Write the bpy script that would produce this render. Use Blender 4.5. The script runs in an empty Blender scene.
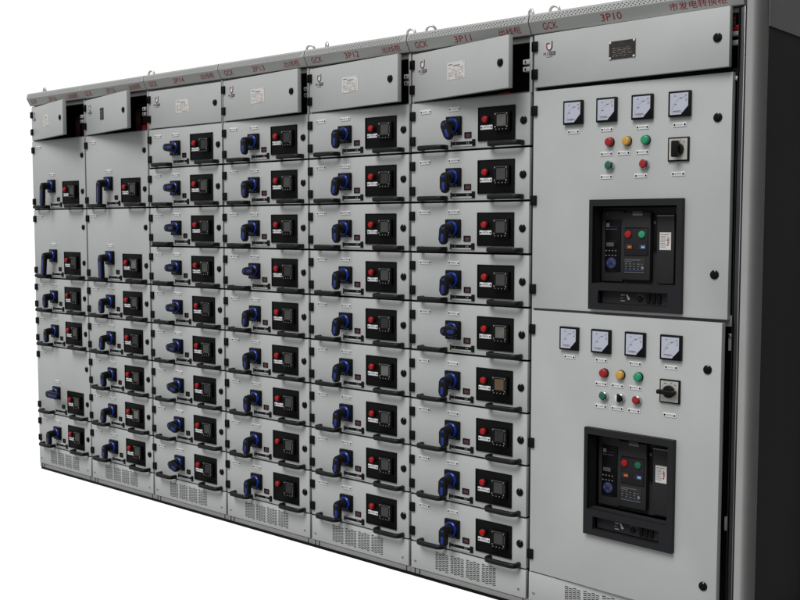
import bpy, bmesh, math, random
from mathutils import Matrix, Vector
random.seed(7)
R = math.radians
scn = bpy.context.scene
C = scn.collection
Z0 = 1.953                      # height of the line between the top compartment and the first drawer
RED = 'row'

# ------------------------------------------------------------------ materials
def mat(name, col, rough=.5, metal=0., var=0., scale=8., bump=0., spec=.5, coat=0., emit=None):
    m = bpy.data.materials.new(name); m.use_nodes = True
    nt = m.node_tree; b = nt.nodes['Principled BSDF']
    b.inputs['Base Color'].default_value = (*col, 1)
    b.inputs['Roughness'].default_value = rough
    b.inputs['Metallic'].default_value = metal
    b.inputs['Specular IOR Level'].default_value = spec
    b.inputs['Coat Weight'].default_value = coat
    tc = nt.nodes.new('ShaderNodeTexCoord')
    n = nt.nodes.new('ShaderNodeTexNoise'); n.inputs['Scale'].default_value = scale
    n.inputs['Detail'].default_value = 5
    nt.links.new(tc.outputs['Object'], n.inputs['Vector'])
    r = nt.nodes.new('ShaderNodeMapRange')
    r.inputs['To Min'].default_value = 1 - var; r.inputs['To Max'].default_value = 1 + var
    r.inputs['From Min'].default_value = .3; r.inputs['From Max'].default_value = .7
    nt.links.new(n.outputs['Fac'], r.inputs['Value'])
    mx = nt.nodes.new('ShaderNodeVectorMath'); mx.operation = 'SCALE'
    mx.inputs[0].default_value = col
    nt.links.new(r.outputs['Result'], mx.inputs['Scale'])
    nt.links.new(mx.outputs['Vector'], b.inputs['Base Color'])
    rr = nt.nodes.new('ShaderNodeMapRange')
    rr.inputs['To Min'].default_value = max(.02, rough - .06); rr.inputs['To Max'].default_value = min(1, rough + .06)
    nt.links.new(n.outputs['Fac'], rr.inputs['Value'])
    nt.links.new(rr.outputs['Result'], b.inputs['Roughness'])
    if bump:
        n2 = nt.nodes.new('ShaderNodeTexNoise'); n2.inputs['Scale'].default_value = 420
        nt.links.new(tc.outputs['Object'], n2.inputs['Vector'])
        bp = nt.nodes.new('ShaderNodeBump'); bp.inputs['Strength'].default_value = bump
        bp.inputs['Distance'].default_value = .0006
        nt.links.new(n2.outputs['Fac'], bp.inputs['Height'])
        nt.links.new(bp.outputs['Normal'], b.inputs['Normal'])
    return m

PAINT = mat('grey_powder_coat', (.465, .484, .476), .46, var=.05, scale=3.2, bump=.6)
PAINT2 = mat('grey_powder_coat_frame', (.40, .41, .40), .5, var=.04, scale=3, bump=.3)
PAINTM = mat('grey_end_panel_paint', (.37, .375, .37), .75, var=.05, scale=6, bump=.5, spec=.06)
CHANNEL = mat('dull_grey_channel', (.27, .27, .265), .6, var=.1, scale=9)
DARK = mat('dark_gap', (.010, .010, .011), .8, spec=.1)
INNER = mat('inner_steel', (.013, .013, .014), .75)
RAIL = mat('inner_rail', (.2, .2, .2), .55)
BLACK = mat('black_plastic', (.0035, .0035, .0042), .42, var=.15, scale=30, spec=.16)
GRIPB = mat('black_grip_plastic', (.0042, .0042, .005), .33, var=.15, scale=40, spec=.22)
HANDLE = mat('black_handle', (.0065, .0065, .0075), .45, var=.2, scale=30, bump=.4, spec=.3)
PANELB = mat('black_panel', (.0032, .0032, .0038), .45, var=.1, scale=20, spec=.13)
BEZEL = mat('charcoal_bezel', (.017, .016, .019), .5, var=.08, scale=12, spec=.2)
UNITM = mat('breaker_plastic', (.027, .027, .029), .5, var=.1, scale=15, spec=.2)
BLUE = mat('blue_plastic', (.005, .026, .22), .25, spec=.5)
REDP = mat('red_plastic', (.38, .007, .010), .32, spec=.35)
REDL = mat('red_lens', (.36, .006, .009), .28, coat=.1)
YELL = mat('amber_lens', (.60, .34, .045), .22, coat=.3)
GRNL = mat('green_lens', (.010, .30, .135), .22, coat=.3)
GRND = mat('green_button', (.008, .13, .075), .35)
REDW = mat('dull_red_window', (.15, .020, .018), .4)
DIMW = mat('dim_window', (.05, .045, .045), .4)
WHITE = mat('white_plate', (.74, .74, .75), .4, var=.05, scale=60)
PAPER = mat('paper_label', (.66, .64, .62), .7, var=.05, scale=40)
MARK = mat('printed_marks', (.10, .095, .10), .6)
MARKR = mat('printed_marks_brown', (.40, .29, .24), .6)
MARKL = mat('printed_marks_light', (.27, .26, .27), .6)
GREYMARK = mat('faint_grey_print', (.14, .14, .15), .5)
REDTXT = mat('red_lettering', (.30, .018, .018), .5)
LOGOR = mat('logo_red', (.30, .018, .03), .5)
LOGOK = mat('logo_black', (.02, .02, .024), .5)
CHROME = mat('chrome', (.62, .62, .63), .22, metal=1.)
STEEL = mat('dark_steel_post', (.075, .075, .08), .3, metal=1., var=.2, scale=4)
POSTHI = mat('post_highlight', (.42, .42, .43), .34, metal=1., var=.1, scale=5)  # light metal tone painting the highlight line on the post
EYE = mat('galvanised_ring', (.62, .62, .60), .4, metal=.7, var=.1, scale=60)
SCREEN = mat('screen_grey', (.048, .048, .045), .25, var=.1, scale=20)
SCREENL = mat('screen_pale', (.13, .13, .12), .2, var=.2, scale=40)
SCREEND = mat('screen_dark', (.018, .018, .019), .2, var=.2, scale=40)
SCREENO = mat('screen_amber', (.13, .075, .038), .25)
LCD = mat('lcd_grey', (.095, .095, .10), .3)
FACE = mat('dial_face', (.50, .525, .62), .32, var=.03, scale=30, coat=.2)
SILV = mat('silver_plate', (.52, .51, .47), .35, metal=.25, var=.15, scale=30)
BRONZE = mat('engraved_nameplate', (.045, .042, .038), .35, metal=.5, var=.3, scale=60)
COPPER = mat('painted_busbar', (.22, .05, .03), .5)
BUSRED = mat('dark_red_bus', (.014, .0025, .002), .6, spec=.2)
TERM = mat('terminal_white', (.45, .45, .45), .5)
SIDE = mat('dark_side_sheet', (.030, .0275, .0278), .55, var=.12, scale=3, spec=.12)  # dark tone, set apart from the end panel paint
BLUEMK = mat('blue_print', (.022, .035, .13), .4)
REDMK = mat('red_flag', (.26, .035, .015), .4)
BLUFLG = mat('blue_flag', (.06, .11, .26), .4)

# ------------------------------------------------------------------ mesh builder
class MB:
    def __init__(s): s.bm = bmesh.new(); s.mats = []
    def mi(s, m):
        if m not in s.mats: s.mats.append(m)
        return s.mats.index(m)
    def _fin(s, faces, m, bev, seg=2):
        i = s.mi(m)
        for f in faces: f.material_index = i
        if bev:
            es = list({e for f in faces for e in f.edges})
            r = bmesh.ops.bevel(s.bm, geom=es, offset=bev, segments=seg, profile=.5, affect='EDGES', clamp_overlap=True)
            for f in r['faces']: f.material_index = i
    def box(s, x0, x1, y0, y1, z0, z1, m, bev=0., seg=2):
        v = [s.bm.verts.new(p) for p in ((x0,y0,z0),(x1,y0,z0),(x1,y1,z0),(x0,y1,z0),(x0,y0,z1),(x1,y0,z1),(x1,y1,z1),(x0,y1,z1))]
        fs = [s.bm.faces.new([v[i] for i in q]) for q in ((0,3,2,1),(4,5,6,7),(0,1,5,4),(1,2,6,5),(2,3,7,6),(3,0,4,7))]
        s._fin(fs, m, bev, seg); return s
    def prism(s, pts, y0, y1, m, bev=0., seg=2):      # outline in x,z; y0 is the front
        a = sum(pts[i][0]*pts[(i+1)%len(pts)][1]-pts[(i+1)%len(pts)][0]*pts[i][1] for i in range(len(pts)))
        if a < 0: pts = pts[::-1]
        f = [s.bm.verts.new((x, y0, z)) for x, z in pts]; b = [s.bm.verts.new((x, y1, z)) for x, z in pts]
        n = len(pts)
        front = s.bm.faces.new(f); back = s.bm.faces.new(b[::-1])
        sd = [s.bm.faces.new([f[i], b[i], b[(i+1)%n], f[(i+1)%n]]) for i in range(n)]
        i = s.mi(m)
        for q in [front, back]+sd: q.material_index = i
        if bev:
            r = bmesh.ops.bevel(s.bm, geom=list(front.edges), offset=bev, segments=seg, profile=.5, affect='EDGES', clamp_overlap=True)
            for q in r['faces']: q.material_index = i
        return s
    def cyl(s, cx, cz, r, y0, y1, m, bev=0., n=28, seg=2):
        return s.prism([(cx+r*math.cos(2*math.pi*k/n), cz+r*math.sin(2*math.pi*k/n)) for k in range(n)], y0, y1, m, bev, seg)
    def pill(s, x, z0, z1, r, y0, y1, m, bev=0., n=12):   # upright rounded bar
        p = [(x+r*math.cos(math.pi*k/n), z1-r+r*math.sin(math.pi*k/n)) for k in range(n+1)]
        p += [(x+r*math.cos(math.pi+math.pi*k/n), z0+r+r*math.sin(math.pi+math.pi*k/n)) for k in range(n+1)]
        return s.prism(p, y0, y1, m, bev)
    def ring(s, cx, cz, r0, r1, y0, y1, m, n=32):
        i = s.mi(m); V = []
        for k in range(n):
            a = 2*math.pi*k/n; c, d = math.cos(a), math.sin(a)
            V.append([s.bm.verts.new((cx+r*c, y, cz+r*d)) for r, y in ((r0,y1),(r0,y0+.001),(r0+.0015,y0),(r1-.003,y0),(r1,y0+.003),(r1,y1))])
        for k in range(n):
            A, B = V[k], V[(k+1)%n]
            for j in range(5):
                f = s.bm.faces.new([A[j], A[j+1], B[j+1], B[j]]); f.material_index = i
        return s
    def frame(s, o, i_, y0, y1, m, bev=0.):                # rectangle with a rectangular hole; o, i_ = (x0,x1,z0,z1)
        def rc(r, y): return [s.bm.verts.new(p) for p in ((r[0],y,r[2]),(r[1],y,r[2]),(r[1],y,r[3]),(r[0],y,r[3]))]
        of, inf, ob, ib = rc(o,y0), rc(i_,y0), rc(o,y1), rc(i_,y1); fs = []
        fr = []
        for k in range(4):
            j = (k+1) % 4
            fr.append(s.bm.faces.new([of[k], of[j], inf[j], inf[k]]))
            fs.append(s.bm.faces.new([ob[j], ob[k], ib[k], ib[j]]))
            fs.append(s.bm.faces.new([of[j], of[k], ob[k], ob[j]]))
            fs.append(s.bm.faces.new([inf[k], inf[j], ib[j], ib[k]]))
        q = s.mi(m)
        for f in fs+fr: f.material_index = q
        if bev:
            es = [e for f in fr for e in f.edges if len([g for g in e.link_faces if g in fr]) == 1]
            r = bmesh.ops.bevel(s.bm, geom=list(set(es)), offset=bev, segments=2, profile=.5, affect='EDGES')
            for f in r['faces']: f.material_index = q
        return s
    def sweep(s, path, ra, rb, m, n=10, up=Vector((0,0,1)), sq=1.):
        i = s.mi(m); P = [Vector(p) for p in path]; rings = []
        for k, p in enumerate(P):
            t = (P[min(k+1, len(P)-1)]-P[max(k-1, 0)]).normalized()
            u = up; w = t.cross(u).normalized()
            rg = []
            for j in range(n):
                a = 2*math.pi*(j+.5)/n; c, d = math.cos(a), math.sin(a)
                c = math.copysign(abs(c)**sq, c); d = math.copysign(abs(d)**sq, d)
                rg.append(s.bm.verts.new(p+w*ra*c+u*rb*d))
            rings.append(rg)
        for A, B in zip(rings, rings[1:]):
            for j in range(n):
                f = s.bm.faces.new([A[j], A[(j+1)%n], B[(j+1)%n], B[j]]); f.material_index = i
        for rg, fl in ((rings[0], 1), (rings[-1], 0)):
            f = s.bm.faces.new(rg[::-1] if fl else rg); f.material_index = i
        return s
    def torus(s, c, R_, r, m, ax='x', a0=0, a1=360, n=28, k=8):
        i = s.mi(m); rings = []
        full = a1-a0 >= 360
        for j in range(n+(0 if full else 1)):
            a = R(a0+(a1-a0)*j/n); rg = []
            for q in range(k):
                b = 2*math.pi*q/k; rad = R_+r*math.cos(b)
                if ax == 'x': p = (c[0]+r*math.sin(b), c[1]+rad*math.cos(a), c[2]+rad*math.sin(a))
                else: p = (c[0]+rad*math.cos(a), c[1]+r*math.sin(b), c[2]+rad*math.sin(a))
                rg.append(s.bm.verts.new(p))
            rings.append(rg)
        L = list(zip(rings, rings[1:]))+([(rings[-1], rings[0])] if full else [])
        for A, B in L:
            for q in range(k):
                f = s.bm.faces.new([A[q], B[q], B[(q+1)%k], A[(q+1)%k]]); f.material_index = i
        return s
    def raw(s, verts, faces, m, M=None):
        i = s.mi(m); V = [s.bm.verts.new(M @ Vector(v) if M else v) for v in verts]
        for f in faces:
            try: q = s.bm.faces.new([V[j] for j in f]); q.material_index = i
            except ValueError: pass
        return s
    def build(s, name, parent=None, loc=(0,0,0), smooth=True):
        bmesh.ops.recalc_face_normals(s.bm, faces=s.bm.faces)
        me = bpy.data.meshes.new(name); s.bm.to_mesh(me); s.bm.free()
        for m in s.mats: me.materials.append(m)
        if smooth:
            for p in me.polygons: p.use_smooth = True
            me.set_sharp_from_angle(angle=R(38))
        o = bpy.data.objects.new(name, me); C.objects.link(o)
        o.location = loc
        if parent: o.parent = parent
        return o

_tc = {}
def text_geo(t):
    if t in _tc: return _tc[t]
    cu = bpy.data.curves.new('t', 'FONT'); cu.body = t; cu.size = 1; cu.resolution_u = 3
    o = bpy.data.objects.new('t', cu); C.objects.link(o)
    dg = bpy.context.evaluated_depsgraph_get(); dg.update()
    me = bpy.data.meshes.new_from_object(o.evaluated_get(dg))
    vs = [tuple(v.co) for v in me.vertices]; fs = [tuple(p.vertices) for p in me.polygons]
    bpy.data.objects.remove(o); bpy.data.curves.remove(cu); bpy.data.meshes.remove(me)
    if vs:
        x0 = min(v[0] for v in vs); x1 = max(v[0] for v in vs); y0 = min(v[1] for v in vs); y1 = max(v[1] for v in vs)
        vs = [((v[0]-x0)/(x1-x0), (v[1]-y0)/(y1-y0), 0) for v in vs]
    _tc[t] = (vs, fs); return _tc[t]
def put_text(mb, t, m, origin, ex, ey, w, h):           # fills w x h from origin along ex, ey
    vs, fs = text_geo(t); ex = Vector(ex).normalized(); ey = Vector(ey).normalized(); o = Vector(origin)
    mb.raw([o+ex*(v[0]*w)+ey*(v[1]*h) for v in vs], fs, m)

def thing(name, label, cat, group, loc):
    o = bpy.data.objects.new(name, None); C.objects.link(o); o.location = loc
    o.empty_display_size = .1
    o['label'] = label; o['category'] = cat
    if group: o['group'] = group
    return o
def inst(src, parent, loc=None, rot=None):
    c = src.copy(); C.objects.link(c); c.parent = parent
    if loc is not None: c.location = loc
    if rot is not None: c.rotation_euler = rot
    return c
ORD = ['first', 'second', 'third', 'fourth', 'fifth', 'sixth', 'seventh', 'eighth', 'ninth']

# ------------------------------------------------------------------ small shared pieces (each becomes a part or sub-part)
PROTO = {}
def proto(key, fn):
    """build once, afterwards copy"""
    def get(parent, loc=(0,0,0), rot=(0,0,0)):
        if key not in PROTO:
            o = fn(); PROTO[key] = o; o.parent = parent; o.location = loc; o.rotation_euler = rot
            return o
        return inst(PROTO[key], parent, loc, rot)
    return get

def name_plate_fn(seed, w=.056, h=.0165):
    def f():
        rnd = random.Random(seed); m = MB()
        m.box(-w/2, w/2, -.0022, 0, -h/2, h/2, WHITE, .0006)
        for sx in (-1, 1): m.cyl(sx*(w/2-.0055), 0, .0034, -.0036, -.0018, BLACK, .0008, n=12)
        x = -w/2+.012
        while x < w/2-.015:
            ww = rnd.uniform(.0024, .0042)
            m.box(x, x+ww, -.0025, -.0021, -.0025+rnd.uniform(0, .0012), .0022+rnd.uniform(0, .001), MARKL)
            if rnd.random() < .6: m.box(x+.0005, x+ww-.0005, -.0026, -.0024, -.0006, .0008, WHITE)
            x += ww+.0013
        return m.build('name_plate')
    return f
NP = [proto('np%d' % k, name_plate_fn(k)) for k in range(5)]
NS = [proto('ns%d' % k, name_plate_fn(20+k, .0475, .0145)) for k in range(4)]

def hinge_fn():
    m = MB(); m.box(-.0115, .0115, -.009, .004, -.0185, .0185, BLACK, .002)
    m.box(-.0115, -.0075, -.0105, -.008, -.0165, .0165, BLACK, .0008)
    return m.build('hinge')
HINGE = proto('hinge', hinge_fn)

def lock_fn():
    m = MB(); m.cyl(0, 0, .0150, -.005, 0, BLACK, .0025, n=24)
    m.cyl(0, 0, .0095, -.0075, -.004, BLACK, .0015, n=18)
    m.box(-.0016, .0016, -.0080, -.007, -.0070, .0070, PANELB)
    m.cyl(.003, .0128, .0024, -.0056, -.004, PAINT, 0, n=8)
    return m.build('lock')
LOCK = proto('lock', lock_fn)

def pull_fn(L):
    def f():
        m = MB(); d = -.036; p = [(0, 0, 0), (-.001, -.010, 0)]; rr = .020; L2 = L
        for k in range(7):
            a = math.pi/2*k/6; p.append((-.002+rr*(1-math.cos(a)), d+rr-rr*math.sin(a), 0))
        p += [(L*.4, d-.001, 0), (L*.6, d-.001, 0)]
        for k in range(7):
            a = math.pi/2*(1-k/6); p.append((L+.002-rr*(1-math.cos(a)), d+rr-rr*math.sin(a), 0))
        p += [(L+.001, -.010, 0), (L, 0, 0)]
        m.sweep(p, .0088, .0097, HANDLE, n=16, sq=.62)
        return m.build('pull_handle')
    return f
PULL_L = proto('pullL', pull_fn(.118)); PULL_R = proto('pullR', pull_fn(.134))

def switch_fn():
    m = MB()
    m.box(-.036, .036, -.014, 0, -.037, .037, BLACK, .003)
    m.ring(0, 0, .018, .0300, -.024, -.0135, BLUE)
    m.cyl(0, 0, .0205, -.052, -.013, GRIPB, .002)
    m.box(-.006, .006, -.0148, -.0136, -.0325, -.0295, GREYMARK); m.box(.014, .022, -.0148, -.0136, -.0325, -.0295, GREYMARK)
    return m.build('rotary_switch')
SWITCH = proto('switch', switch_fn)
def grip_fn(Lg, r):
    def f():
        m = MB()
        m.cyl(0, 0, .0195, -.058, -.046, GRIPB, .002)
        m.pill(0, -Lg+r, r, r, -.071, -.054, GRIPB, .005)
        m.prism([(.0075*math.cos(a*math.pi/8), .0052*math.sin(a*math.pi/8)+.002) for a in range(16)], -.0716, -.070, BLUE, .0004)
        m.pill(0, -Lg+r+.009, -.019, .0068, -.0718, -.070, BLUE, .0005)
        return m.build('switch_grip')
    return f
GRIP_S = proto('gripS', grip_fn(.080, .0178)); GRIP_L = proto('gripL', grip_fn(.136, .0178))

def window_fn():
    m = MB(); m.frame((-.0165,.0165,-.0115,.0115), (-.0125,.0125,-.008,.008), -.0035, 0, BLACK)
    m.box(-.0125, .0, -.001, 0, -.008, .008, DIMW); m.box(0, .0125, -.0012, 0, -.008, .008, REDW)
    return m.build('status_window')
WIN = proto('win', window_fn)
def window2_fn():
    m = MB(); m.frame((-.0145,.0145,-.0115,.0115), (-.0105,.0105,-.008,.008), -.0035, 0, BLACK)
    m.box(-.0105, .0105, -.001, 0, -.008, .008, DARK); m.box(-.003, .005, -.0016, 0, -.004, .003, REDW)
    return m.build('status_window')
WIN2 = proto('win2', window2_fn)

def slot_fn():
    m = MB(); m.frame((-.057,.057,-.012,.012), (-.052,.052,-.0065,.0065), -.005, 0, PAINT)
    m.box(-.051, .051, -.0012, 0, -.008, .008, BLACK)
    m.box(-.03, .012, -.005, -.001, -.004, .005, BLACK, .001)
    for x, w in ((-.038, .004), (.016, .004), (.024, .006)): m.box(x, x+w, -.003, -.001, -.004, .004, GREYMARK)
    m.box(.045, .059, -.006, -.0005, -.013, .013, BLACK, .0015); m.box(-.059, -.052, -.006, -.0005, -.013, .010, BLACK, .0015)
    return m.build('position_slot')
SLOT = proto('slot', slot_fn)

def panel_fn():
    m = MB(); m.box(0, .171, -.004, 0, 0, .129, PANELB, .0018)
    m.frame((0,.171,0,.129), (.004,.167,.004,.125), -.0055, -.003, PANELB)
    return m.build('control_panel')
PANEL = proto('panel', panel_fn)
def pilot_fn(M_, key):
    def f():
        m = MB(); m.cyl(0, 0, .0145, -.006, 0, GRIPB if key == 's' else M_, .001)
        m.cyl(0, 0, .0128, -.017, -.005, M_, .0045, seg=4)
        return m.build('pilot_light')
    return f
PILOT = proto('pilot', pilot_fn(REDP, 's'))
def display_fn(scr, seed):
    def f():
        rnd = random.Random(seed); m = MB()
        m.box(-.036, .036, -.014, 0, -.036, .036, PANELB, .002)
        m.frame((-.030,.030,-.022,.033), (-.0215,.0215,-.0165,.0265), -.0165, -.0135, BLACK, .0008)
        m.box(-.0215, .0215, -.0148, -.0138, -.0165, .0265, scr)
        for x, z in ((-.027,.0295), (.026,.029), (-.027,-.019), (.0265,-.0185)):  # bright corner pieces stand in for glints on the clear cover
            m.box(x-.0028, x+.0028, -.0176, -.016, z-.0015, z+.0015, CHROME, .0005)
            m.box(x-.0012, x+.0012, -.0176, -.016, z-.005, z+.001, CHROME, .0004)
        for k in range(4):
            x = -.024+.0155*k
            m.cyl(x, -.0285, .0032, -.0156, -.0138, GRIPB, .0006, n=10)
            m.box(x-.0013, x+.0013, -.0160, -.0154, -.0298, -.0272, TERM)
        m.box(.0285, .0298, -.0170, -.0160, -.012, .02, RAIL); m.box(-.026, .02, -.0170, -.0160, .0305, .0315, RAIL)
        return m.build('display_meter')
    return f
DISP = [proto('disp%d' % k, display_fn((SCREEN, SCREENO, SCREENL, SCREEND)[k], k)) for k in range(4)]

def front_fn(H):
    def f():
        m = MB(); m.box(.007, .5785, 0, .021, .0042, H-.0042, PAINT, .0016, 2)
        return m.build('front_panel')
    return f
FRONT = {H: proto('front%.1f' % H, front_fn(H)) for H in (.2, .4)}

# ------------------------------------------------------------------ drawer units
def drawer(X, zb, H, sx, grip, gang, lit, label, plate=True, long=False, alt=False, seed=0):
    t = thing('drawer_unit', label, 'drawer', 'withdrawable drawers in the cabinet row', (X, 0, zb))
    t.scale = (sx, 1, 1); t.location.y = random.uniform(-.0018, .0012); t.location.x += random.uniform(-.0006, .0006); t.rotation_euler = (0, 0, R(random.uniform(-.12, .12)))
    FRONT[H](t)
    hx = .0255 if X < -3.4 else .0165
    HINGE(t, (hx, 0, H-.055)); HINGE(t, (hx, 0, .045))
    ja = lambda v: random.uniform(-v, v)
    NP[seed % 4](t, (.0805+ja(.0012), 0, H-.0405+ja(.0008)), (0, R(ja(1.6)), 0)); NP[(seed+1) % 4](t, (.226+ja(.0012), 0, (.198 if H > .3 else .1605)+ja(.0008)), (0, R(ja(1.6)), 0))
    s = SWITCH(t, (.2275, 0, .132 if H > .3 else .0945))
    G = GRIP_L if long else GRIP_S
    g = G(s, (0, 0, 0), (0, R(gang), 0)); g.parent = s
    (WIN2 if alt else WIN)(t, (.293, 0, .056)); SLOT(t, (.270, 0, .026))
    p = PANEL(t, (.343, 0, .028))
    PILOT(p, (.0405, -.004, .082))
    DISP[lit](p, (.119, -.004, .069))
    if plate: NP[4](p, (.041, -.004, .052))
    LOCK(t, (.5505, 0, .097), (0, R(random.uniform(-12, 12)), 0))
    if H > .3: LOCK(t, (.5505, 0, .297))
    PULL_L(t, (.068, 0, .0140)); PULL_R(t, (.4125, 0, .0150))
    return t

# ------------------------------------------------------------------ cabinets
CAB = [  # x left, pitch, code, right text, lid angle, drawers
    (-3.507, .563, '3P16', '出线柜', 12.8, 'TTSSTS'),
    (-2.944, .585, '3P15', '出线柜', 11.5, 'TTSSSSS'),
    (-2.359, .5945, '3P14', '出线柜', 0., 'SSSSSSSSS'),
    (-1.7646, .59, '3P13', '出线柜', 5.5, 'SSSSSSSSS'),
    (-1.175, .59, '3P12', '出线柜', 6.5, 'SSSSSSSSS'),
    (-.5847, .5847, '3P11', '出线柜', 12.1, 'SSSSSSSSS')]
CR0, CR1, CR2 = (-.003, .2035), (-.0255, .2445), (-.0195, .2695)    # crown profile (y, z above Z0)
SL = Vector((0, CR1[0]-CR0[0], CR1[1]-CR0[1])).normalized()
SN = Vector((0, -SL.z, SL.y)).normalized()

def crown(parent, W, texts, x0=.0025, x1=None):
    m = MB(); x1 = x1 or W-.0025
    prof = [(CR0[0]+.003, CR0[1]), CR0, CR1, CR2, (CR2[0]+.004, CR2[1]+.004), (.10, CR2[1]+.004), (.10, CR0[1])]
    i = m.mi(PAINT2)
    A = [m.bm.verts.new((x0, y, z)) for y, z in prof]; B = [m.bm.verts.new((x1, y, z)) for y, z in prof]
    n = len(prof)
    m.bm.faces.new(A); m.bm.faces.new(B[::-1])
    for k in range(n): m.bm.faces.new([A[k], B[k], B[(k+1)%n], A[(k+1)%n]])
    es = [e for e in m.bm.edges if all(v in (A[2], B[2]) for v in e.verts) or all(v in (A[1], B[1]) for v in e.verts) or all(v in (A[3], B[3]) for v in e.verts)]
    bmesh.ops.bevel(m.bm, geom=es, offset=.002, segments=2, profile=.5, affect='EDGES')
    # perforation of the strip above the fascia
    d = Vector((0, CR2[0]-CR1[0], CR2[1]-CR1[1])); up = d.normalized(); nn = Vector((0, -up.z, up.y))
    nx = int((x1-x0-.012)/.0155); 
    for k in range(nx):
        for r_ in range(3):
            cx = x0+.010+.0155*k+(.0052*r_ if True else 0); 
            base = Vector((cx, CR1[0], CR1[1]))+up*(.0055+.0062*r_)+nn*.0003
            vs = [base+Vector((.0028*math.cos(a*math.pi/3), 0, 0))+up*(.0021*math.sin(a*math.pi/3)) for a in range(6)]
            m.raw(vs, [tuple(range(6))], DARK)
    c = m.build('crown_fascia', parent, (0, 0, Z0), smooth=False)
    for t, a, b in texts:
        q = MB(); cjk = ord(t[0]) > 255
        h = .027 if cjk else .0255
        o = Vector((a, CR0[0], CR0[1]))+SL*(.0115)+SN*.0006
        put_text(q, t, REDTXT, o, (1,0,0), SL, b-a, h)
        q.build('lettering', c, smooth=False)
    return c

def logo(parent, x, z):
    m = MB(); y = -.0006
    def ribbon(pts, w, M_):
        for (a, b) in zip(pts, pts[1:]):
            a = Vector((a[0], 0, a[1])); b = Vector((b[0], 0, b[1])); d = (b-a).normalized()
            nrm = Vector((-d.z, 0, d.x))*w/2
            vs = [a-nrm-d*w*.2, b-nrm+d*w*.2, b+nrm+d*w*.2, a+nrm-d*w*.2]
            m.raw([(v.x+x, y, v.z+z) for v in vs], [(0,1,2,3)], M_)
    ribbon([(.000,.024),(-.0115,.024),(-.0120,.012),(-.010,.004),(-.001,-.003)], .0042, LOGOR)
    y = -.0009
    ribbon([(.0008,-.003),(.0085,.003),(.0115,.010),(.0118,.030)], .0042, LOGOK)
    m.raw([(x-.006, -.0007, z+.006), (x, -.0007, z+.001), (x+.007, -.0007, z+.007), (x+.007, -.0007, z+.018), (x-.006, -.0007, z+.018)], [(0,1,2,3,4)], WHITE)
    put_text(m, 'PKO', LOGOK, (x-.0255, -.0006, z-.019), (1,0,0), (0,0,1), .0245, .0115)
    m.box(x+.001, x+.026, -.0009, 0, z-.0195, z-.0065, LOGOK)
    put_text(m, 'EB', TERM, (x+.005, -.0012, z-.0165), (1,0,0), (0,0,1), .017, .007)
    m.box(x-.013, x+.014, -.0008, 0, z-.0255, z-.0235, GREYMARK)
    return m.build('maker_logo', parent, smooth=False)

def sticker(parent, x0, x1, z0, z1, seed):
    rnd = random.Random(seed); m = MB()
    m.box(x0, x1, -.0012, 0, z0, z1, PAPER, .0003)
    w, h = x1-x0, z1-z0
    def mk(a, b, c, d, M_=MARK): m.box(x0+a*w, x0+b*w, -.0016, -.0011, z0+c*h, z0+d*h, M_)
    mk(.08, .3, .85, .9); mk(.36, .72, .76, .81)
    for r_ in range(7):
        zz = .66-.083*r_; x = .08
        while x < .9:
            ww = rnd.uniform(.05, .17)
            if rnd.random() < .8: mk(x, min(x+ww, .92), zz, zz+.032, MARKL if rnd.random() < .6 else MARKR)
            x += ww+rnd.uniform(.03, .08)
    mk(.45, .92, .07, .10); mk(.9, .96, .93, .96); mk(.06, .1, .05, .09)
    return m.build('rating_label', parent, smooth=False)

def screw(parent, x, z):
    return SCREW(parent, (x, 0, z))
def screw_fn():
    m = MB(); m.cyl(0, 0, .0058, -.0035, 0, CHROME, .002, n=16); m.box(-.004, .004, -.0038, -.003, -.0006, .0006, DARK)
    return m.build('screw')
SCREW = proto('screw', screw_fn)

def vent_cover(parent, W, x0v, ngroups, w_door):
    m = MB(); zt, zb = Z0-1.803, Z0-1.912
    m.box(.007, w_door, 0, .018, zb, zt, PAINT, .0015)
    for g in range(ngroups):
        gx = x0v+.0782*g
        for c in range(4):
            for r_ in range(10):
                z = Z0-1.8225-.0075*r_-(.00375 if c % 2 else 0); x = gx+.0172*c
                m.box(x, x+.0148, -.0004, .001, z-.00165, z+.00165, DARK)
    v = m.build('vent_cover', parent)
    screw(v, .030, Z0-1.880); screw(v, w_door-.033, Z0-1.880)
    return v

def eyebolt_fn():
    m = MB(); m.torus((0, 0, .0175), .0185, .0055, EYE, ax='y'); m.cyl(0, 0, .006, 0, 0.001, EYE)
    m.box(-.006, .006, -.006, .006, -.004, .007, EYE, .0015); m.box(-.013, .013, -.013, .013, -.006, -.002, EYE, .001)
    return m.build('lifting_eye')
EYEB = proto('eye', eyebolt_fn)

def base(parent, W):
    m = MB(); m.box(0.001, W-.001, .006, .78, Z0-1.937, Z0-1.914, CHANNEL, .0012)
    for x in (.022, .047): m.box(x, x+.0035, .004, .008, Z0-1.936, Z0-1.915, DARK)
    for x in (W-.024,): m.box(x, x+.0035, .004, .008, Z0-1.936, Z0-1.915, DARK)
    m.box(0, W, .012, .77, 0, Z0-1.937, BLACK)
    return m.build('base_channel', parent)

def lid(parent, wid, ang, z0, z1, lx):
    m = MB(); m.box(.0, wid, 0, .021, z0, z1, PAINT, .0018)
    o = m.build('compartment_door', parent, (.010, 0, Z0)); o.rotation_euler = (0, 0, -R(ang))
    HINGE(o, (.0065, .0, z1-.042)); HINGE(o, (.0065, .0, z0+.047))
    LOCK(o, (lx-.010, 0, (z0+z1)/2))
    return o

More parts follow.
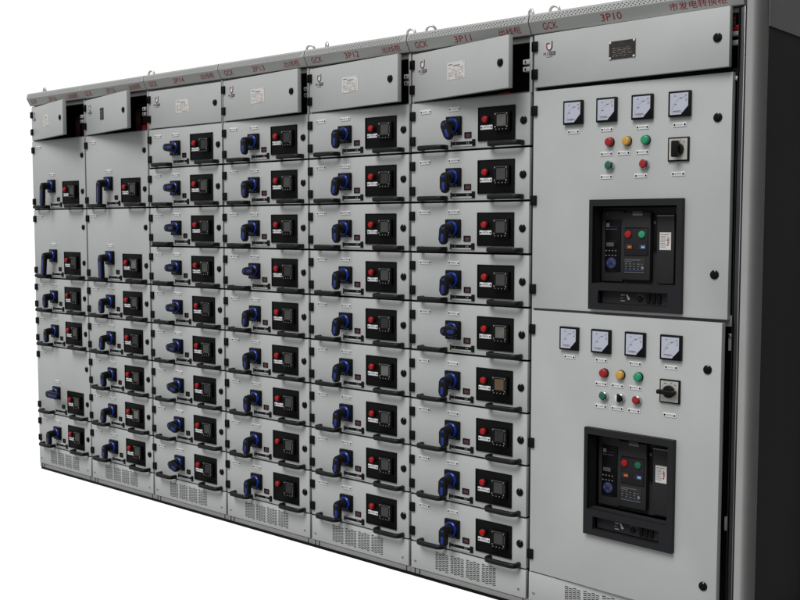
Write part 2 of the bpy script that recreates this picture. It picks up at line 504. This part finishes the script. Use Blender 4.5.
cabs = []
LABC = ['grey cabinet at the far left end, top door ajar over six drawers',
        'second grey cabinet from left, two tall drawers above five short ones',
        'grey cabinet marked 3P14, nine equal drawers under a fully closed top door',
        'grey cabinet marked 3P13, nine equal drawers under a slightly open top door',
        'grey cabinet marked 3P12, nine equal drawers, between 3P13 and 3P11',
        'grey cabinet marked 3P11, nine equal drawers, beside the wide 3P10 cabinet']
for ci, (X, W, code, rt, ang, dr) in enumerate(CAB):
    t = thing('switchgear_cabinet', LABC[ci], 'electrical cabinet', 'cabinets joined in one row', (X, 0, 0))
    sx = W/.5847
    # shell: one mesh
    m = MB()
    m.box(.002, .005, .03, .8, .03, Z0+.25, PAINT2)
    m.box(W-.005, W-.002, .03, .8, .03, Z0+.25, PAINT2)
    m.box(.005, W-.005, .797, .8, .03, Z0+.25, PAINT2)
    m.box(.005, W-.005, .05, .79, Z0+.247, Z0+.25, PAINT2)
    m.box(.005, W-.005, .026, .034, .045, Z0-.002, DARK)                 # front bulkhead behind the drawers
    m.box(.005, W-.005, .034, .30, Z0-.006, Z0-.002, INNER)
    m.box(.005, W-.005, .30, .305, Z0-.002, Z0+.247, INNER)
    m.box(.005, .007, .034, .30, Z0-.002, Z0+.247, INNER); m.box(W-.007, W-.005, .034, .30, Z0-.002, Z0+.247, INNER)
    m.build('cabinet_shell', t)
    m = MB()
    m.box(.002, .012, .012, .030, Z0-.004, Z0+.200, PAINT2, .001); m.box(W-.0135, W-.002, .006, .030, Z0-.004, Z0+.200, PAINT2, .001)
    m.box(.012, W-.0135, .014, .030, Z0+.181, Z0+.200, RAIL, .001); m.box(.012, W-.0135, .010, .026, Z0-.004, Z0+.001, RAIL)
    m.box(-.001, .002, .012, .03, .05, Z0+.2, DARK)
    m.build('door_frame', t)
    c = crown(t, W, [('GCK', .037*sx, .101*sx), (code, .236*sx, .317*sx), (rt, .447*sx, .545*sx)], x0=.0003 if ci == 1 else .0025, x1=W-.0003 if ci == 0 else None)
    o = lid(t, W-.0175, ang, .003, .1915, .534*sx)
    logo(o, (.078 if ci else .062)*sx-.010, .132)
    if ci == 0:
        for h_ in [c_ for c_ in o.children if c_.name.startswith('hinge')]: h_.location.x += .009
    if ci == 1:
        q = MB(); q.box(.215, .262, -.002, 0, .070, .132, BRONZE, .0006); q.box(.222, .250, -.0024, -.0018, .110, .116, GREYMARK)
        for k in range(4): q.box(.222, .255, -.0024, -.0018, .080+.007*k, .0825+.007*k, GREYMARK)
        q.build('rating_label', o, smooth=False)
    else:
        sticker(o, .222*sx, .326*sx, .066, .131, ci)
    # things seen in the open compartment
    for k, zz in enumerate((.105, .078)):
        tx = W-(.030 if ci < 2 else 0); q = MB(); q.box(tx-.060, tx-.030, .03, .07, Z0+zz, Z0+zz+.018, TERM, .002); q.box(tx-.050, tx-.046, .028, .032, Z0+zz+.004, Z0+zz+.014, DARK)
        q.build('terminal_block', t)
    if ci < 2:
        for k in range(3):
            q = MB(); q.box(W-.25+.065*k, W-.205+.065*k, .10, .108, Z0+.004, Z0+.13, BUSRED, .001); q.build('busbar', t)
    if ci == 1:
        q = MB(); q.box(W-.095, W-.055, .03, .06, Z0+.006, Z0+.030, REDP, .002); q.build('terminal_cover', t)
    if ci == 5:
        q = MB(); q.box(W-.17, W-.12, .03, .05, Z0+.001, Z0+.009, REDP, .001); q.build('terminal_cover', t)
    base(t, W)
    vent_cover(t, W, .137*sx, 4, W-.0065)
    for x in {0: (.058,), 1: (W-.046,), 2: (), 3: (W-.046,)}.get(ci, (.058, W-.046)): EYEB(t, (x, .06, Z0+.2735), (0, 0, R(random.uniform(-35, 35))))
    cabs.append(t)
    # drawers
    z = Z0; place = ['far left cabinet', 'second cabinet from left', 'cabinet marked 3P14', 'cabinet marked 3P13', 'cabinet marked 3P12', 'cabinet marked 3P11'][ci]
    nd = len(dr)
    for k, ch in enumerate(dr):
        H = .4 if ch == 'T' else .2; z -= H
        horiz = (ci == 2) or (ci == 3 and k == 3) or (ci == 5 and k == 4) or (ci == 0 and k == 4)
        g = {True: -90 + random.uniform(-4, 10), False: random.uniform(-4, 8)}[horiz]
        if ci == 5 and k == 0: g = -24
        if ci == 5 and k == 2: g = 6
        if ci == 2 and k >= 6: g = -72
        lit = 1 if (ci == 5 and k == 5) else random.choice((0, 0, 0, 2, 3))
        kind = 'tall grey drawer' if H > .3 else 'short grey drawer' if ci < 2 else 'grey drawer'
        st = 'grip turned sideways' if horiz else 'grip tilted slightly right' if abs(g) > 15 else 'grip hanging down'
        if H > .3 and not horiz: st = 'long '+st
        where = ('topmost' if k == 0 else 'lowest' if k == nd-1 else ORD[k]+' from top')
        lab = '%s with %s, %s in %s' % (kind, st, where, place)
        drawer(X, z, H, sx, None, g, lit, lab, plate=not (ci == 3 and k >= 7), long=(H > .3), alt=(ci < 2 or ci == 2), seed=ci*9+k)

# ------------------------------------------------------------------ wide cabinet 3P10
WD = .803
t = thing('incoming_cabinet', 'wide grey cabinet marked 3P10 with dials, signal lamps and two breakers', 'electrical cabinet', 'cabinets joined in one row', (0, 0, 0))
m = MB()
m.box(.002, .005, .03, .8, .03, Z0+.25, PAINT2)
m.box(.005, .80, .797, .8, .03, Z0+.25, PAINT2); m.box(.005, .80, .05, .79, Z0+.247, Z0+.25, PAINT2)
m.box(.005, .80, .40, .405, .05, Z0+.247, INNER)
m.box(.005, .80, .034, .40, .045, .05, INNER)
m.box(.005, .007, .034, .40, .05, Z0+.247, INNER); m.box(.797, .80, .034, .40, .05, Z0+.247, INNER)
m.build('cabinet_shell', t)
m = MB()
m.box(-.001, .002, .012, .03, .05, Z0+.2, DARK)
m.box(.002, .012, .012, .030, .05, Z0+.200, PAINT2, .001)
m.box(.012, .781, .016, .030, Z0+.186, Z0+.200, RAIL, .001); m.box(.012, .781, .022, .034, Z0-.012, Z0+.012, DARK)
m.box(.012, .781, .022, .034, Z0-.822, Z0-.786, RAIL, .001); m.box(.012, .781, .022, .034, Z0-1.82, Z0-1.788, DARK)
m.box(.7815, .7845, .002, .034, .05, Z0+.2, DARK)
m.build('door_frame', t)
m = MB(); m.box(.7845, .8000, .003, .034, .02, Z0+.2, STEEL, .004, 3); m.box(.8000, .8035, .001, .034, .02, Z0+.2, POSTHI, .001); m.build('corner_post', t)  # narrow bright strip is the post's highlight, built in as colour
m = MB()
for z, c_, a, b in ((.172, COPPER, .035, .08), (.152, INNER, .035, .06)): m.box(.742, .7575, a, b, Z0+z-.008, Z0+z+.018, c_, .001)
m.build('busbar', t)
for z0, z1, c_ in ((.134, .150, REDP), (.117, .131, TERM), (.087, .103, TERM)):
    q = MB(); q.box(.742, .768, .035, .06, Z0+z0, Z0+z1, c_, .0015); q.build('terminal_block', t)
q = MB(); q.box(.764, .778, .02, .04, Z0-1.500, Z0-1.455, RAIL, .001); q.build('latch_bracket', t)
q = MB(); q.cyl(.772, Z0-.022, .006, .012, .03, CHROME, .001); q.box(.764, .78, .016, .03, Z0-.03, Z0-.014, RAIL); q.build('latch_bracket', t)
q = MB(); q.cyl(.772, Z0-.852, .005, .012, .03, CHROME, .001); q.box(.766, .78, .016, .03, Z0-.90, Z0-.845, RAIL); q.build('latch_bracket', t)
crown(t, WD, [('GCK', .056, .117), ('3P10', .294, .374), ('市发电转换柜', .551, .748)])
o = lid(t, .757, 2.3, .011, .2, .7275)
logo(o, .0775-.010, .132+.008)
q = MB(); q.box(.318, .421, -.003, 0, .0775, .1385, BRONZE, .0008)
for a in (.323, .416):
    for b in (.0815, .1345): q.cyl(a, b, .0042, -.0048, -.002, WHITE, .0012, n=12)
q.box(.352, .392, -.0033, -.0029, .121, .126, LOGOK)
rnd = random.Random(3)
for k in range(5):
    x = .332
    while x < .40:
        w = rnd.uniform(.005, .018); q.box(x, x+w, -.0033, -.0029, .087+.0065*k, .0885+.0065*k, GREYMARK if rnd.random() < .5 else MARKR); x += w+.005
q.build('engraved_plate', o, smooth=False)
base(t, WD+.04)
vent_cover(t, WD, .167, 7, .767)
for x in (.058, WD-.046): EYEB(t, (x, .06, Z0+.2735), (0, 0, R(8)))

# end panel closing the row on the right
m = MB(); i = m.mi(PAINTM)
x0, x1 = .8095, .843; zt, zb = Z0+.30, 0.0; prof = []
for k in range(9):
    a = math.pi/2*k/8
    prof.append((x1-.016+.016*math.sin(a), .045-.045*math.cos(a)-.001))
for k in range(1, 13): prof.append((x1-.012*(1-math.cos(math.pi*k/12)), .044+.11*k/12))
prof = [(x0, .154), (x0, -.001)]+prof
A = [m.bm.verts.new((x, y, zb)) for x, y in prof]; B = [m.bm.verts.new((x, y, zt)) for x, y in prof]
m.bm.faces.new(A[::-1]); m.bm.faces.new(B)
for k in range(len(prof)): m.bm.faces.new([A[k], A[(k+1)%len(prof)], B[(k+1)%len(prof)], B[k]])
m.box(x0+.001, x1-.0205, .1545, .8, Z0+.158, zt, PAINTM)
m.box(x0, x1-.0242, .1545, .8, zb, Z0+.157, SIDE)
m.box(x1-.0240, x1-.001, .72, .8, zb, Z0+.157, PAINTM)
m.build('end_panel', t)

def gauge_fn(k):
    def f():
        rnd = random.Random(50+k); m = MB(); w, h = .0392, .0422
        m.box(-w, w, -.014, 0, -h, h, BLACK, .002)
        a, b = w-.007, h-.007
        m.prism([(-a,-b), (a*.22,-b), (a,-b*.22), (a,b), (-a,b)], -.0146, -.0135, FACE)
        cx, cz, r_ = a-.006, -b+.006, .052
        AM = GREYMARK if k == 1 else MARKL
        pts = [(cx+r_*math.cos(R(q)), cz+r_*math.sin(R(q))) for q in range(96, 178, 4)]
        for (p, q) in zip(pts, pts[1:]):
            d = Vector((q[0]-p[0], 0, q[1]-p[1])).normalized(); n_ = Vector((-d.z, 0, d.x))*.00022
            m.raw([(p[0]-n_.x, -.0149, p[1]-n_.z), (q[0]-n_.x, -.0149, q[1]-n_.z), (q[0]+n_.x, -.0149, q[1]+n_.z), (p[0]+n_.x, -.0149, p[1]+n_.z)], [(0,1,2,3)], AM)
        for q in range(96, 178, 10):
            c_, s_ = math.cos(R(q)), math.sin(R(q))
            m.raw([(cx+rr*c_+e*s_*.0003, -.0150, cz+rr*s_-e*c_*.0003) for rr, e in ((r_, -1), (r_, 1), (r_-.004, 1), (r_-.004, -1))], [(0,1,2,3)], AM)
        for x, z, ww in ((-.014, .026, .005), (.006, .018, .008), (-.012, -.002, .008), (.024, .026, .006), (.026, .016, .003), (.025, .010, .005)):
            m.box(x-ww/2, x+ww/2, -.0150, -.0145, z-.0014, z+.0014, GREYMARK)
        m.box(-.022, .006, -.0150, -.0145, -.0245, -.0225, MARK); m.box(-.022, .0, -.0150, -.0145, -.0285, -.0275, GREYMARK)
        # pointer resting at the low end of the scale
        c_, s_ = math.cos(R(174)), math.sin(R(174))
        m.raw([(cx+.012*c_-.0004*s_, -.0153, cz+.012*s_+.0004*c_), (cx+.048*c_, -.0153, cz+.048*s_), (cx+.012*c_+.0004*s_, -.0153, cz+.012*s_-.0004*c_)], [(0,1,2)], LOGOK)
        return m.build('panel_meter')
    return f
GAUGE = [proto('gauge0', gauge_fn(0)), proto('gauge1', gauge_fn(1))]
def lampbig_fn(M_):
    def f():
        m = MB(); m.cyl(0, 0, .0165, -.006, 0, BLACK, .001); m.cyl(0, 0, .0150, -.019, -.004, M_, .0045, seg=3)
        return m.build('signal_lamp')
    return f
LAMP = [proto('lamp%d' % k, lampbig_fn(c_)) for k, c_ in enumerate((REDL, YELL, GRNL))]
def button_fn(M_):
    def f():
        m = MB(); m.ring(0, 0, .0125, .0170, -.016, 0, CHROME)
        m.cyl(0, 0, .0118, -.020, 0, M_, .0015)
        if M_ is BLACK: m.box(-.012, -.004, -.0235, -.018, -.0105, .0105, WHITE, .001)
        return m.build('push_button' if M_ is not BLACK else 'selector_knob')
    return f
BTN = [proto('btn%d' % k, button_fn(c_)) for k, c_ in enumerate((GRND, BLACK, REDL))]
def selector_fn(h):
    def f():
        m = MB(); m.box(-.0375, .0375, -.008, 0, -.040, .040, BLACK, .0015)
        m.box(-.0325, .0325, -.0086, -.0075, -.035, .035, SILV)
        m.box(-.020, -.012, -.0089, -.0085, .025, .028, MARK); m.box(.006, .010, -.0089, -.0085, .027, .030, MARK); m.box(.018, .024, -.0089, -.0085, .022, .025, MARK)
        m.cyl(0, 0, .021, -.020, -.008, GRIPB, .002)
        if h: m.box(-.034, .034, -.040, -.018, -.0075, .0075, GRIPB, .005, 3)
        else: m.box(-.0115, .0115, -.040, -.018, -.027, .027, GRIPB, .004, 3)
        return m.build('selector_switch')
    return f
SEL = [proto('sel%d' % k, selector_fn(k)) for k in range(2)]

def esc(parent, dx, dz):
    m = MB(); Y0 = -.020
    xo0, xo1, zo0, zo1 = .2605-dx, .6125-dx, -.788-dz, -.402-dz
    op = (.2745-dx, .5925-dx, -.6955-dz, -.425-dz); sl = (.300-dx, .565-dx, -.766-dz, -.720-dz)
    zs = -.705-dz
    m.frame((xo0, xo1, zs, zo1), op, Y0, .0, BEZEL)
    m.frame((xo0, xo1, zo0, zs), sl, Y0, .0, BEZEL)
    # deep inner walls of the opening
    m.box(op[0]-.002, op[0], .0, .04, op[2], op[3], INNER); m.box(op[1], op[1]+.002, .0, .04, op[2], op[3], INNER)
    m.box(op[0], op[1], .0, .04, op[3], op[3]+.002, INNER); m.box(op[0], op[1], .0, .035, op[2]-.002, op[2], INNER)
    m.box(sl[0], sl[1], .010, .014, sl[2], sl[3], INNER)
    # contents of the lower slot
    m.box(sl[0]+.075, sl[0]+.090, .008, .011, sl[2]+.030, sl[2]+.033, TERM); m.box(sl[0]+.073, sl[0]+.086, .008, .011, sl[2]+.020, sl[2]+.022, RAIL)
    m.box(sl[0]+.075, sl[0]+.091, .008, .011, sl[2]+.010, sl[2]+.012, TERM)
    m.raw([(sl[0]+.095, .0075, sl[2]+.034), (sl[0]+.101, .0075, sl[2]+.034), (sl[0]+.112, .0075, sl[2]+.018), (sl[0]+.104, .0075, sl[2]+.014)], [(0,1,2,3)], TERM)
    m.torus((sl[0]+.148, .009, sl[2]+.022), .013, .0012, RAIL, ax='y', a0=20, a1=160, n=10, k=5)
    m.cyl(sl[0]+.148, sl[2]+.022, .010, .004, .012, BLACK, .001)
    for k in range(3): m.box(sl[0]+.175+.02*k, sl[0]+.188+.02*k, .004, .012, sl[2]+.008, sl[2]+.038, BLACK, .001)
    m.cyl(sl[0]+.247, sl[2]+.024, .003, .006, .012, REDW, .0005, n=10)
    return m.build('breaker_surround', parent, smooth=False)

def big_door(zoff, zt, zb, ang, third, hz, lz, selk):
    W_ = .757; dx = .010
    m = MB(); m.frame((0, W_, zb, zt), (.266-dx, .600-dx, -.779+zoff, -.411+zoff), 0, .023, PAINT, 0)
    es = [e for e in m.bm.edges if all((abs(v.co.x) < 1e-6 or abs(v.co.x-W_) < 1e-6) and abs(v.co.y) < 1e-6 for v in e.verts) or all((abs(v.co.z-zt) < 1e-6 or abs(v.co.z-zb) < 1e-6) and abs(v.co.y) < 1e-6 for v in e.verts)]
    bmesh.ops.bevel(m.bm, geom=list(set(es)), offset=.0018, segments=2, profile=.5, affect='EDGES')
    d = m.build('instrument_door', t, (dx, 0, Z0)); d.rotation_euler = (0, 0, -R(ang))
    for z in hz: HINGE(d, (.0065, 0, z))
    for z in lz: LOCK(d, (.7205-dx, 0, z))
    for k, x in enumerate((.1835, .318, .4545, .591)):
        GAUGE[k == 3 or (k == 2 and third)](d, (x-dx, 0, -.0915+zoff)); NS[k % 4](d, (x-dx-.002, 0, -.159+zoff))
    for k, x in enumerate((.3305, .3975, .468)):
        LAMP[k](d, (x-dx, 0, -.203+zoff)); NS[(k+2) % 4](d, (x-dx-.014, 0, -.243+zoff))
    for k, x in ((0, .331), (1, .3975), (2, .464)):
        if k == 1 and not third: continue
        BTN[k](d, (x-dx, 0, -.284+zoff)); NS[(k+1) % 4](d, (x-dx-.014, 0, -.323+zoff))
    SEL[selk](d, (.588-dx, 0, -.240+zoff)); NS[2](d, (.5865-dx, 0, -.321+zoff))
    esc(d, dx, -zoff)
    return d
d1 = big_door(0, -.0025, -.7985, 0., False, (-.074, -.401, -.728), (-.144, -.653), 0)
d2 = big_door(-.808, -.8075, -1.7975, 2.8, True, (-.8775, -1.3055, -1.731), (-.962, -1.685), 1)
d1['label'] = 'upper instrument door'; d2['label'] = 'lower instrument door, slightly ajar'

# ------------------------------------------------------------------ circuit breakers behind the cut-outs
def breaker(zoff, lab):
    b = thing('circuit_breaker', lab, 'circuit breaker', 'air circuit breakers in the wide cabinet', (.42, .05, Z0+zoff-.70))
    ox, oy, oz = .42, .05, -.70
    def M(): return MB()
    def bx(m, x0, x1, y0, y1, z0, z1, mm, bev=0): m.box(x0-ox, x1-ox, y0-oy, y1-oy, z0-oz, z1-oz, mm, bev)
    def cy(m, x, z, r, y0, y1, mm, bev=0): m.cyl(x-ox, z-oz, r, y0-oy, y1-oy, mm, bev)
    m = M(); bx(m, .272, .590, .055, .30, -.700, -.430, INNER); bx(m, .476, .492, .042, .056, -.575, -.470, PANELB, .001)
    bx(m, .480, .488, .040, .043, -.488, -.478, BLUEMK); m.build('chassis', b)
    m = M(); bx(m, .278, .363, .040, .056, -.690, -.442, UNITM, .002); u = m.build('trip_unit', b)
    m = M(); bx(m, .293, .355, .0365, .041, -.655, -.472, PANELB, .0015)
    bx(m, .298, .311, .0358, .0367, -.498, -.484, GREYMARK); bx(m, .312, .343, .0358, .0367, -.497, -.4955, BLUEMK)
    for k in range(5): bx(m, .298+.009*k, .304+.009*k, .0358, .0367, -.5065, -.5045, GREYMARK)
    bx(m, .294, .3415, .0355, .0370, -.5685, -.543, PANELB, .001); bx(m, .300, .329, .0350, .0358, -.566, -.553, LCD)
    for k in range(4): bx(m, .302+.0068*k, .3052+.0068*k, .0346, .0352, -.5635, -.5555, SCREEN)
    for r_ in range(2):
        for k in range(4): bx(m, .297+.0125*k, .302+.0125*k, .0350, .0370, -.583-.017*r_, -.5795-.017*r_, RAIL)
    cy(m, .3195, -.6255, .0195, .0345, .037, BLUEMK, .001)
    for a in range(4):
        c_, s_ = math.cos(a*math.pi/2), math.sin(a*math.pi/2); cy(m, .3195+.014*c_, -.6255+.013*s_, .0028, .0335, .035, LCD)
    cy(m, .3195, -.6255, .006, .0338, .035, UNITM, .0005)
    bx(m, .296, .340, .0355, .037, -.655, -.648, BLACK)
    m.build('keypad', u)
    m = M(); cy(m, .3, -.4535, .003, .038, .041, REDP, .0005); m.build('indicator', u)
    m = M(); bx(m, .366, .4725, .030, .056, -.682, -.4475, UNITM, .002); f = m.build('front_cover', b)
    m = M(); bx(m, .3745, .466, .0285, .0305, -.598, -.499, BLACK, .001); bx(m, .3765, .464, .0275, .0290, -.596, -.504, BEZEL, .001); m.build('button_plate', f)
    m = M(); cy(m, .390, -.5235, .0125, .022, .028, REDP, .002); m.build('push_button', f)
    m = M(); cy(m, .443, -.5235, .0125, .022, .028, GRNL if zoff == 0 else GRND, .002); m.build('push_button', f)
    for x, c_ in ((.3925, REDMK), (.444, BLUFLG)):
        m = M(); bx(m, x-.0145, x+.0145, .0262, .0276, -.575, -.5575, INNER); bx(m, x-.005, x+.0125, .0254, .0264, -.5735, -.5605, c_)
        bx(m, x-.002, x+.010, .0250, .0256, -.5685, -.5655, WHITE if c_ is BLUFLG else YELL); m.build('status_window', f)
    m = M(); bx(m, .3745, .456, .0285, .0302, -.6595, -.605, INNER, .0005)
    bx(m, .3765, .438, .0278, .0288, -.6145, -.6105, LCD); bx(m, .3765, .404, .0278, .0288, -.6195, -.6175, GREYMARK)
    rnd = random.Random(9)
    for r_ in range(3):
        for k in range(5):
            w = rnd.uniform(.005, .010); bx(m, .379+.0155*k, .379+.0155*k+w, .0278, .0288, -.6275-.0085*r_, -.6255-.0085*r_, RAIL)
    bx(m, .3765, .454, .0278, .0288, -.651, -.6485, BLUEMK); bx(m, .3765, .454, .0278, .0288, -.6565, -.6545, GREYMARK)
    cy(m, .446, -.6395, .005, .0276, .0288, RAIL); m.build('rating_plate', f)
    m = M(); bx(m, .404, .443, .0285, .0303, -.4595, -.4505, LCD)
    bx(m, .408, .441, .0280, .0287, -.4565, -.4535, RAIL)
    for k in range(6): bx(m, .405+.0062*k, .409+.0062*k, .0285, .0303, -.4475, -.4440, LCD)
    m.build('maker_plate', f)
    m = M(); bx(m, .492, .556, .040, .056, -.692, -.455, UNITM, .002); bx(m, .492, .556, .0385, .041, -.461, -.4575, RAIL, .0005); s = m.build('side_cover', b)
    m = M(); bx(m, .5035, .5455, .0385, .0402, -.576, -.516, PAPER)
    for k in range(8): bx(m, .507, .507+(.018 if k % 3 else .030), .0381, .0387, -.5245-.006*k, -.523-.006*k, MARK)
    bx(m, .533, .5355, .0380, .0387, -.562, -.532, LOGOR); bx(m, .537, .5385, .0380, .0387, -.556, -.536, LOGOR); m.build('paper_tag', s)
    return b
breaker(0, 'black air circuit breaker framed in the upper door of the wide 3P10 cabinet')
breaker(-.808, 'black air circuit breaker framed in the lower door of the wide 3P10 cabinet')

# ------------------------------------------------------------------ light and surroundings
w = bpy.data.worlds.new('World'); scn.world = w; w.use_nodes = True
nt = w.node_tree; bg = nt.nodes['Background']
tc = nt.nodes.new('ShaderNodeTexCoord'); sp = nt.nodes.new('ShaderNodeSeparateXYZ'); nt.links.new(tc.outputs['Generated'], sp.inputs[0])
def mr(src, a, b, c, d):
    n = nt.nodes.new('ShaderNodeMapRange'); n.interpolation_type = 'SMOOTHSTEP'
    n.inputs['From Min'].default_value = a; n.inputs['From Max'].default_value = b; n.inputs['To Min'].default_value = c; n.inputs['To Max'].default_value = d
    nt.links.new(src, n.inputs['Value']); return n.outputs['Result']
def mul(a, b):
    n = nt.nodes.new('ShaderNodeMath'); n.operation = 'MULTIPLY'; nt.links.new(a, n.inputs[0]); nt.links.new(b, n.inputs[1]); return n.outputs[0]
back = mul(mr(sp.outputs['Y'], .0, .12, 0, 1), mr(sp.outputs['X'], .1, .25, 1, 0))      # blank white added to the world behind the row, no real backdrop
dk = mul(mr(sp.outputs['X'], .08, .45, 0, 1), mr(sp.outputs['Y'], -.97, -.4, 0, 1))
side = mr(dk, 0, 1, 1, .06)                                            # dimming put into the world to darken the right end
amb = mul(mr(sp.outputs['Z'], -.6, .5, .25, .60), side)
mix = nt.nodes.new('ShaderNodeMix'); mix.data_type = 'FLOAT'
nt.links.new(back, mix.inputs[0]); nt.links.new(amb, mix.inputs[2]); mix.inputs[3].default_value = 1.05
nt.links.new(mix.outputs[0], bg.inputs['Color']); bg.inputs['Strength'].default_value = 1.0

sl = bpy.data.lights.new('overhead_light', 'SUN'); sl.energy = 2.06; sl.angle = R(32); sl.color = (1, .995, .98)
so = bpy.data.objects.new('overhead_light', sl); C.objects.link(so); so.location = (0, -3, 5)
dv = Vector((-.03, .65, -.76)).normalized(); so.rotation_euler = dv.to_track_quat('-Z', 'Y').to_euler()

cam = bpy.data.cameras.new('camera'); co = bpy.data.objects.new('camera', cam); C.objects.link(co)
cam.sensor_width = 36; cam.lens = 36*1039.7/800; cam.clip_end = 200; cam.clip_start = .05
yaw, pit = .71388, .071926
c_, s_ = math.cos(yaw), math.sin(yaw)
F = Vector((-s_*math.cos(pit), c_*math.cos(pit), -math.sin(pit))); Rv = Vector((c_, s_, 0)); U = Rv.cross(F)
co.matrix_world = Matrix(((Rv.x, U.x, -F.x, 2.1664), (Rv.y, U.y, -F.y, -3.2390), (Rv.z, U.z, -F.z, Z0-.49126), (0, 0, 0, 1)))
scn.camera = co
scn.view_settings.view_transform = 'Standard'; scn.view_settings.look = 'None'
scn.view_settings.exposure = 0; scn.view_settings.gamma = 1
